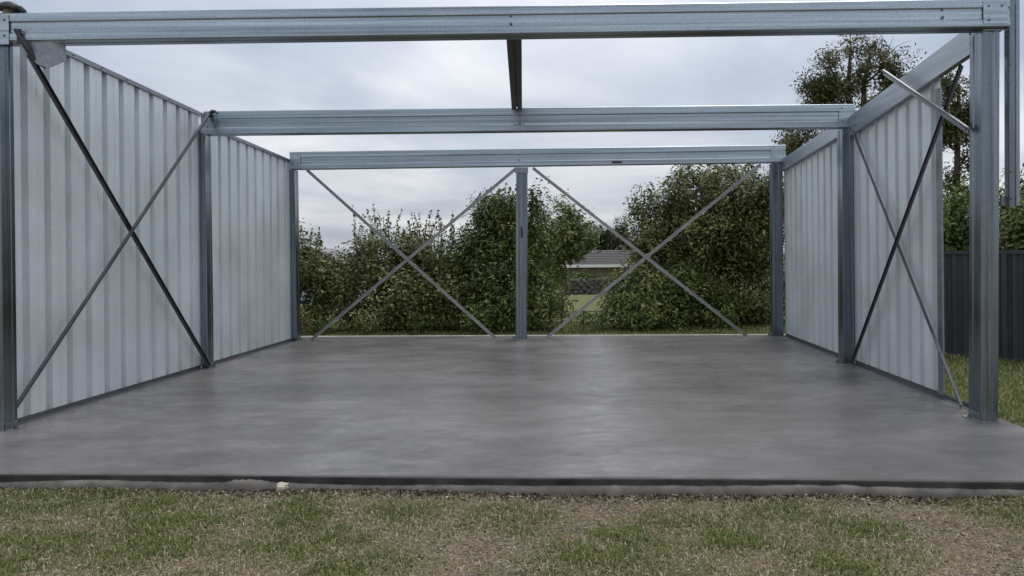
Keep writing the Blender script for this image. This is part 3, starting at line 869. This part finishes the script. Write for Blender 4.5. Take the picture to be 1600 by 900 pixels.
# ------------------------------------------------------------------ tall open tree on the right, second tree and hedge behind the fence
def limbed_tree(name, base, label, trunks, lobes, clumps, per, size, spread, mat, seed, tone=0.0, r_limb=.035):
    """tree of forked trunks; a limb runs from the nearest trunk into every lobe of the crown and forks into twigs"""
    rs = random.Random(seed)
    T = thing(name, base, label, 'tree')
    for pts, r0, r1 in trunks:
        n = len(pts) - 1
        mesh_obj('trunk', *tube_vf(pts, [r0 + (r1 - r0) * i / n for i in range(n + 1)], 9), M_bark, T)
    tw = []
    for (x, y, z, rx, ry, rz) in lobes:
        best = None
        for pts, r0, r1 in trunks:
            for q in range(41):
                t = q / 40 * (len(pts) - 1)
                i = min(int(t), len(pts) - 2)
                p = Vector(pts[i]).lerp(Vector(pts[i + 1]), t - i)
                c = abs(p.z - (z - .75 * abs(p.x - x) - .25)) + .2 * abs(p.x - x)
                if best is None or c < best[0]: best = (c, p)
        p0, p1 = best[1], Vector((x, y, z))
        k = [p0.lerp(p1, t) + Vector((rs.uniform(-.06, .06), rs.uniform(-.06, .06), -.10 * math.sin(t * 3.14))) * (1 if 0 < t < 1 else 0) for t in (0, .25, .5, .75, 1)]
        mesh_obj('limb', *tube_vf(k, [r_limb, r_limb * .85, r_limb * .65, r_limb * .5, r_limb * .3], 6), M_bark, T)
        for q in range(9):
            st = k[rs.choice((2, 3, 3, 4))]
            d = Vector((rs.uniform(-1, 1) * rx, rs.uniform(-1, 1) * ry, rs.uniform(-.3, 1.0) * rz)) * .95
            e = Vector((x, y, z)) + d
            mid = st.lerp(e, .5) + Vector((rs.uniform(-.06, .06), rs.uniform(-.06, .06), rs.uniform(-.03, .07)))
            tw.append(tube_vf([st, mid, e], [r_limb * .32, r_limb * .22, r_limb * .1], 4))
    mesh_obj('twigs', *join_vf(tw), M_bark, T)['kind'] = 'stuff'
    crown('crown', T, lobes, clumps, per, size, spread, mat, aspect=.36, tone=tone, inner=.25)
    return T

gz = float(ground_z(7.5, 20))
limbed_tree('tree', (7.5, 20, gz), 'tall open gum tree with bare forked limbs above the right wall',
            [([(7.35, 20, gz - .1), (7.40, 20, 2.5), (7.38, 20, 4.6), (7.33, 20, 5.6), (7.40, 20, 6.7)], .17, .035), ([(7.7, 20.2, gz - .1), (7.72, 20.2, 2.5), (7.80, 20.2, 4.7), (7.83, 20.2, 5.7), (8.05, 20.2, 6.8)], .16, .035)],
            [(6.85, 20, 6.1, 0.51, 0.48, 0.51), (7.05, 20.1, 5.45, 0.49, 0.48, 0.44), (7.5, 20, 6.72, 0.51, 0.48, 0.41), (8, 20.3, 6.85, 0.43, 0.48, 0.37), (8.45, 20, 6.55, 0.55, 0.48, 0.51), (8.8, 20.1, 6.2, 0.32, 0.36, 0.29), (8.45, 20, 5.65, 0.49, 0.48, 0.44),
             (8.95, 20, 5.75, 0.37, 0.36, 0.32), (6.6, 20, 5.05, 0.49, 0.48, 0.44), (6.45, 20.1, 5.6, 0.34, 0.36, 0.32), (6.15, 20, 4.55, 0.44, 0.48, 0.37), (5.85, 20, 4.05, 0.37, 0.36, 0.29), (7.1, 20.1, 4.55, 0.55, 0.48, 0.44), (8.15, 20, 4.75, 0.61, 0.48, 0.51),
             (6.55, 20, 3.85, 0.55, 0.48, 0.41), (7.8, 20.2, 5.9, 0.49, 0.48, 0.49), (7.3, 20, 3.7, 0.73, 0.60, 0.49), (8.8, 20, 4.4, 0.61, 0.48, 0.61), (9.3, 20.2, 5, 0.43, 0.36, 0.37)],
            640, 36, .105, .14, M_leaf_gum, 21)
gz = float(ground_z(8.3, 16))
limbed_tree('tree', (8.3, 16, gz), 'dark tree seen in the gap beside the right front column',
            [([(8.15, 16, gz - .1), (8.12, 16, 1.5), (8.2, 16, 3.0), (8.25, 16, 4.8)], .14, .03)],
            [(8.1, 16, 4.65, .40, .4, .36), (8.45, 16.1, 4.1, .36, .4, .36), (7.95, 16, 3.75, .38, .4, .36), (8.35, 16, 3.3, .36, .4, .30), (8.0, 16, 2.7, .36, .4, .26), (8.4, 16, 2.3, .34, .4, .26), (8.0, 16, 1.9, .5, .4, .4)],
            330, 40, .095, .11, M_leaf_gum, 5, -.06)
shrub('shrub', 5.85, 11.1, 'bright green leafy bush behind the dark fence beside the right front column',
      [(5.6, 11.1, 1.0, .55, .5, .95), (6.1, 11.2, .95, .5, .5, .95), (5.3, 11.3, .9, .4, .5, .8), (5.7, 11.2, 1.5, .6, .4, .55)], 800, 34, .080, .11, M_leaf_bright, tone=.0, stem_h=1.2)
shrub('shrub', 7.2, 10.4, 'shaded dark hedge bush behind the fence at the right picture edge',
      [(6.9, 10.4, .95, .6, .5, .95), (7.6, 10.3, 1.0, .6, .5, 1.0)], 380, 32, .075, .11, M_leaf_dark, tone=-.05, stem_h=1.3)
shrub('shrub', 6.05, 9.75, 'dark leafy bush with a brown stem just behind the fence at the right edge',
      [(6.1, 9.75, 1.0, .42, .4, .90), (6.5, 9.7, 1.1, .42, .4, .9), (5.95, 9.8, 1.65, .28, .3, .36), (6.2, 9.9, 1.3, .6, .3, .6)], 800, 34, .080, .10, M_leaf_dark, tone=-.02, n_stem=3, stem_h=1.5, stem_spread=.3)

# ------------------------------------------------------------------ dark metal fence on the right
M_fence = plain('charcoal painted fence steel', (0.042, 0.046, 0.050), 0.5, 0.0, 0.15, 2.0)
FT = thing('metal_fence', (4.6, 9.1, -.1), 'charcoal corrugated metal fence on the lawn right of the shed', 'fence')
fa, fbp = Vector((3.30, 10.20, 0)), Vector((7.4, 6.15, 0))
fd = (fbp - fa).normalized(); fn = Vector((-fd.y, fd.x, 0))
if fn.y > 0: fn = -fn
flen = (fbp - fa).length
FH = 1.17
npan = 5
pl = flen / npan
def fence_sheet(s0, s1):
    pts = []
    s = s0
    k = 0
    per_ = .12
    while s < s1 - 1e-6:
        for ds, o in ((0, 0), (.045, 0), (.060, .022), (.105, .022)):
            if s + ds < s1: pts.append((s + ds, o))
        s += per_
    pts.append((s1, 0))
    n = len(pts)
    V, F = [], []
    for th in (0, .002):
        for z in (-.07, FH):
            V += [fa + fd * s + fn * (o + th) + Vector((0, 0, z)) for s, o in pts]
    for i in range(n - 1):
        F.append((i + 1, i, n + i, n + i + 1)); F.append((2 * n + i, 2 * n + i + 1, 3 * n + i + 1, 3 * n + i))
    return V, F
for i in range(npan):
    a = i * pl
    for k in range(3):
        v, f = fence_sheet(a + pl * k / 3 + .02, a + pl * (k + 1) / 3 + .02 - (.04 if k == 2 else .002))
        mesh_obj('fence_sheet', v, f, M_fence, FT)
    pr = [(-.028, -.02), (.028, -.02), (.028, .022), (-.028, .022)]
    extrude('rail', pr, fa + fd * (a + .03) + fn * .012 + Vector((0, 0, FH + .004)), fa + fd * (a + pl - .03) + fn * .012 + Vector((0, 0, FH + .004)), (0, 0, 1), M_fence, FT)
    extrude('rail', pr, fa + fd * (a + .03) + fn * .012 + Vector((0, 0, -.06)), fa + fd * (a + pl - .03) + fn * .012 + Vector((0, 0, -.06)), (0, 0, 1), M_fence, FT)
for i in range(npan + 1):
    c = fa + fd * (i * pl) + fn * .012
    extrude('post', [(-.03, -.028), (.03, -.028), (.03, .028), (-.03, .028)], c + Vector((0, 0, -.2)), c + Vector((0, 0, FH + .03)), tuple(fd), M_fence, FT)

# ------------------------------------------------------------------ house beyond the lawn
M_roof = plain('grey roof tiles', (0.100, 0.090, 0.088), 0.8, 0, 0.22, 6.0)
M_brick = plain('brown brick', (0.19, 0.14, 0.105), 0.9, 0, 0.3, 9.0)
M_white = plain('white painted fascia', (0.72, 0.71, 0.70), 0.6, 0, 0.06, 2.0)
M_glass = plain('dark window glass', (0.02, 0.022, 0.025), 0.12, 0, 0.2)
H = thing('house', (4.0, 62, -2.05), 'brown brick house with grey hipped roof and white fascia beyond the lawn', 'house')
def hip(x0, x1, y0, y1, ze, zr, run):
    ym = (y0 + y1) / 2
    V = [(x0, y0, ze), (x1, y0, ze), (x1, y1, ze), (x0, y1, ze), (x0 + run, ym, zr), (x1 - run, ym, zr)]
    V += [(x, y, z - .12) for x, y, z in V[:4]]
    F = [(0, 1, 5, 4), (1, 2, 5), (2, 3, 4, 5), (3, 0, 4), (0, 6, 7, 1), (1, 7, 8, 2), (2, 8, 9, 3), (3, 9, 6, 0), (6, 9, 8, 7)]
    return V, F
ro = mesh_obj('roof', *hip(-1.35, 10.0, 59.4, 65.0, .32, 1.50, 2.7), M_roof, H)
# rows of tiles as overlapping courses on the front slope
for k in range(1, 9):
    t = k / 9
    mesh_obj('tile_course', *box_vf(-1.35 + 2.7 * t + .05, 10 - 2.7 * t - .05, 59.4 + 2.8 * t - .03, 59.4 + 2.8 * t + .05, .32 + 1.18 * t - .01, .32 + 1.18 * t + .035), M_roof, ro)
mesh_obj('roof_wing', *hip(4.2, 9.0, 57.8, 63.5, .30, 1.46, 2.3), M_roof, H)
mesh_obj('chimney', *join_vf([box_vf(3.60, 3.95, 62.3, 62.7, 1.0, 1.80), box_vf(3.56, 3.99, 62.26, 62.74, 1.80, 1.87)]), M_brick, ro)
mesh_obj('fascia', *join_vf([box_vf(-1.42, 10.05, 59.28, 59.39, .12, .33), box_vf(-1.42, -1.352, 59.39, 65.0, .12, .33)]), M_white, H)
box('wall', (-.8, 9.5, 60.0, 64.4, -2.2, .19), M_brick, H)
for x0, x1, z0, z1 in ((-.2, .7, -1.15, -.35), (5.2, 6.6, -1.0, -.2)):
    w = box('window', (x0, x1, 59.94, 59.998, z0, z1), M_white, H)
    box('pane', (x0 + .07, (x0 + x1) / 2 - .03, 59.925, 59.938, z0 + .07, z1 - .07), M_glass, w)
    box('pane', ((x0 + x1) / 2 + .03, x1 - .07, 59.925, 59.938, z0 + .07, z1 - .07), M_glass, w)

# rubble retaining wall before the house
W = thing('stone_wall', (.6, 40, -1.0), 'low dark rubble stone wall at the far end of the lawn', 'wall')
M_rub = plain('dark rubble stone', (0.10, 0.09, 0.078), 0.95, 0, 0.35, 5.0)
sv, sf = rock_vf((0, 0, 0), .17, 3.0, 1.35, .9, .8, 7, 5)
sm = bpy.data.meshes.new('stone'); sm.from_pydata(sv, [], sf); sm.materials.append(M_rub)
for row in range(4):
    for i in range(14):
        s = bpy.data.objects.new('stone', sm); COL.objects.link(s); s.parent = W
        s.location = (-2.3 + i * .36 + .17 * (row % 2) + random.uniform(-.05, .05), random.uniform(-.06, .06), .12 + row * .21 + random.uniform(-.03, .03))
        s.rotation_euler = (random.uniform(-.4, .4), random.uniform(-.4, .4), random.uniform(0, 6.28))
        s.scale = [random.uniform(.8, 1.2)] * 3
gz = float(ground_z(-.3, 50))
shrub('shrub', 0.1, 50, 'bright green clipped bush in front of the brick house', [(-.35, 50, -.70, .9, .6, .85), (.6, 50, -.70, .9, .6, .80), (1.5, 50.2, -.85, .7, .5, .7), (2.4, 50.1, -1.0, .6, .5, .6)], 360, 26, .20, .16, M_leaf_bright, stem_h=.8)

# trees behind the house and along the far edge
far = [(1.2, 76, 6.4, 1.5), (2.7, 78, 6.7, 1.5), (4.3, 75, 7.0, 1.1), (5.8, 79, 5.6, 1.7), (-.8, 78, 7.6, 1.8), (-3.4, 80, 6.0, 2.2), (8.5, 80, 6.2, 2.4), (12.5, 82, 6.6, 2.6)]
flab = ['far rounded tree over the left end of the house roof', 'far tree above the middle of the house roof', 'slender far tree with a pointed top right of the chimney',
        'low far tree just right of the slender pointed tree', 'far tree partly behind the conical tree', 'far tree hidden mostly behind the tall pointed shrub', 'far tree behind the very large rounded bush', 'far tree farthest right beyond the large bush']
for (x, y, h, w), lab in zip(far, flab):
    z = float(ground_z(x, y))
    T = thing('tree', (x, y, z), lab, 'tree', 'far trees beyond the house')
    crown('crown', T, [(x, y, z + h * .58, w, w, h * .40), (x - w * .3, y, z + h * .45, w * .8, w * .7, h * .3), (x + w * .2, y, z + h * .80, w * .55, w * .55, h * .22)], 240, 24, .26, .20, M_leaf_far, lumpy=.35)
    mesh_obj('trunk', *tube_vf([(x, y, z - .1), (x + .05, y, z + h * .4), (x, y, z + h * .8)], [.16, .12, .04], 7), M_bark, T)

# pale blue neighbouring shed glimpsed between the left shrubs
M_blue = plain('pale blue painted boards', (0.33, 0.40, 0.52), 0.6, 0, 0.1, 1.0)
N = thing('garden_shed', (-9.2, 26, -.45), 'pale blue garden shed glimpsed through the gap between the left shrubs', 'shed')
box('wall', (-10.4, -8.0, 25.0, 27.4, -.6, 1.0), M_blue, N)
V = [(-10.6, 24.8, .95), (-7.8, 24.8, .95), (-7.8, 27.6, .95), (-10.6, 27.6, .95), (-9.2, 24.8, 1.5), (-9.2, 27.6, 1.5)]
mesh_obj('roof', V, [(0, 1, 4), (1, 2, 5, 4), (2, 3, 5), (3, 0, 4, 5), (0, 3, 2, 1)], plain('mauve grey roof', (0.20, 0.19, 0.22), 0.7), N)
d_ = box('door', (-8.75, -8.25, 24.985, 24.998, -.5, .75), plain('white door', (0.7, 0.7, 0.72), 0.6, 0, .05), N)
box('handle', (-8.35, -8.31, 24.965, 24.984, .1, .2), M_dark, d_)
box('window', (-9.8, -9.1, 24.985, 24.998, .1, .7), M_glass, N)

# ------------------------------------------------------------------ grass
def blades(name, n, xr, yr, keepfn, hfn, wid, label, flat=0.0, seed=1):
    r = np.random.default_rng(seed)
    x = r.uniform(xr[0], xr[1], n); y = r.uniform(yr[0], yr[1], n)
    k = keepfn(x, y, r)
    x, y = x[k], y[k]
    n = len(x)
    z = ground_z(x, y)
    g = lawn(x, y)
    h = hfn(x, y, g, r)
    a = r.uniform(0, 2 * np.pi, n)
    lean = r.uniform(.25, 1.1, n) + flat
    dx, dy = np.cos(a), np.sin(a)
    w = wid * r.uniform(.6, 1.3, n)
    px, py = -dy * w, dx * w
    c1, s1 = np.cos(lean * .5), np.sin(lean * .5)
    c2, s2 = np.cos(np.minimum(lean * 1.3, 1.9)), np.sin(np.minimum(lean * 1.3, 1.9))
    m = np.stack([x + dx * h * .5 * s1, y + dy * h * .5 * s1, z + h * .5 * c1], 1)
    t = m + np.stack([dx * h * .5 * s2, dy * h * .5 * s2, np.maximum(h * .5 * c2, -h * .4 * c1)], 1)
    b = np.stack([x, y, z - .004], 1)
    p = np.stack([px, py, np.zeros(n)], 1)
    V = np.stack([b - p, b + p, m + p * .8, m - p * .8, t], 1).reshape(-1, 3)
    i = np.arange(n)[:, None] * 5
    F = np.concatenate([i + np.array([[0, 1, 2]]), i + np.array([[0, 2, 3]]), i + np.array([[3, 2, 4]])], 1).reshape(-1, 3)
    rnd = np.where(r.random(n) < np.clip(g * 1.15, .10, .82), r.uniform(0, .46, n), r.uniform(.5, 1.0, n))
    o = big_mesh(name, V, F, M_blade, None, {'rnd': np.repeat(rnd, 3)})
    tag(o, label, 'grass', kind='stuff')

front_keep = lambda x, y, r: (y < slab_front(x) - .055) & (r.random(len(x)) < np.clip(.20 + .95 * lawn(x, y) - .30 * blob(x, y, GRAVEL), .12, 1))
blades('front_grass', 330000, (-4.6, 3.6), (2.2, 4.35), front_keep, lambda x, y, g, r: (.011 + .020 * g) * r.uniform(.6, 1.6, len(x)), .0023,
       'short patchy green and straw grass before the slab', .15, 3)
side_keep = lambda x, y, r: (x > 3.02) & (r.random(len(x)) < .9)
blades('side_grass', 60000, (3.0, 6.5), (3.6, 10.2), side_keep, lambda x, y, g, r: r.uniform(.03, .07, len(x)), .0035,
       'green lawn beside the right wall below the dark fence', .1, 4)
rear_keep = lambda x, y, r: (y > 11.02 - .055 * (x + .6)) & (r.random(len(x)) < .9)
blades('rear_grass', 60000, (-5.6, 4.2), (10.7, 14.0), rear_keep, lambda x, y, g, r: r.uniform(.025, .07, len(x)), .004,
       'strip of lawn between the rear slab edge and the shrubs', .1, 5)

# dry clippings lying flat on the worn strip
def clippings(n, seed):
    r = np.random.default_rng(seed)
    x = r.uniform(-4.6, 3.6, n); y = r.uniform(2.2, 4.3, n)
    k = (y < slab_front(x) - .05) & (r.random(n) < np.clip(.80 - .55 * lawn(x, y) + .5 * wig(x * .35 + 3, y * .5), .08, 1))
    x, y = x[k], y[k]; n = len(x)
    z = ground_z(x, y) + r.uniform(.002, .016, n)
    a = r.uniform(0, 2 * np.pi, n); L = r.uniform(.007, .034, n); w = r.uniform(.0008, .0022, n)
    tilt = r.normal(size=n) * .28
    d = np.stack([np.cos(a) * np.cos(tilt), np.sin(a) * np.cos(tilt), np.sin(tilt)], 1)
    s = np.stack([-np.sin(a), np.cos(a), r.normal(size=n) * .4], 1)
    c = np.stack([x, y, z], 1)
    bend = np.stack([np.zeros(n), np.zeros(n), r.uniform(0, .004, n)], 1)
    V = np.stack([c - d * L[:, None] * .5, c + s * w[:, None] + bend, c + d * L[:, None] * .5, c - s * w[:, None] + bend], 1).reshape(-1, 3)
    i = np.arange(n)[:, None] * 4
    F = np.concatenate([i + np.array([[0, 1, 2]]), i + np.array([[0, 2, 3]])], 1).reshape(-1, 3)
    rnd = np.clip(r.normal(.74, .16, n), .3, 1)
    o = big_mesh('dry_clippings', V, F, M_blade, None, {'rnd': np.repeat(rnd, 2)})
    tag(o, 'dry straw coloured grass clippings strewn before the slab', 'clippings', kind='stuff')
clippings(150000, 8)

def pebbles(n, seed):
    r = np.random.default_rng(seed)
    x = r.uniform(-4.6, 3.6, n); y = r.uniform(2.2, 4.3, n)
    near = np.exp(-((slab_front(x) - .09 - y) / .05) ** 2) * .7
    k = (y < slab_front(x) - .06) & (r.random(n) < np.clip(blob(x, y, GRAVEL) * .38 + near + .012, 0, 1))
    x, y = x[k], y[k]; n = len(x)
    s = np.minimum(r.lognormal(-5.25, .42, n), .011)
    z = ground_z(x, y) + s * .3
    base = np.array([[1, 0, 0], [-1, 0, 0], [0, 1, 0], [0, -1, 0], [0, 0, .7], [0, 0, -.7]], float)
    V = np.stack([x, y, z], 1)[:, None, :] + base[None] * s[:, None, None] * r.uniform(.6, 1.35, (n, 6, 1)) + r.normal(size=(n, 6, 3)) * s[:, None, None] * .18
    f = np.array([[0, 2, 4], [2, 1, 4], [1, 3, 4], [3, 0, 4], [2, 0, 5], [1, 2, 5], [3, 1, 5], [0, 3, 5]])
    F = (np.arange(n)[:, None, None] * 6 + f[None]).reshape(-1, 3)
    o = big_mesh('gravel', V.reshape(-1, 3), F, M_pebble, None, {'rnd': np.repeat(np.clip(r.normal(.45, .25, n), 0, 1), 8)})
    tag(o, 'fine grey gravel scattered in the worn turf', 'gravel', kind='stuff')
pebbles(120000, 9)

def litter(n, seed):
    r = np.random.default_rng(seed)
    x = r.uniform(-4.5, 3.0, n)
    y = slab_front(x) - .035 - np.abs(r.normal(size=n)) * .055
    z = ground_z(x, y) + r.uniform(.003, .014, n)
    N_ = unit(r.normal(size=(n, 3)) * .55 + np.array([[0, 0, 1.0]]))
    V, F = leaves_vf(np.stack([x, y, z], 1), r.uniform(.010, .032, n), N_, .55)
    m = attr_ramp_mat('dead leaf', [(0.0, (0.03, 0.022, 0.016)), (0.55, (0.085, 0.06, 0.042)), (0.85, (0.20, 0.155, 0.11)), (1.0, (0.5, 0.44, 0.36))], 0.85, 0.0)
    o = big_mesh('leaf_litter', V, F, m, None, {'rnd': np.repeat(np.clip(r.normal(.42, .28, n), 0, 1), 2)})
    tag(o, 'dark dead leaf litter gathered along the foot of the slab', 'leaf litter', kind='stuff')
litter(5200, 12)
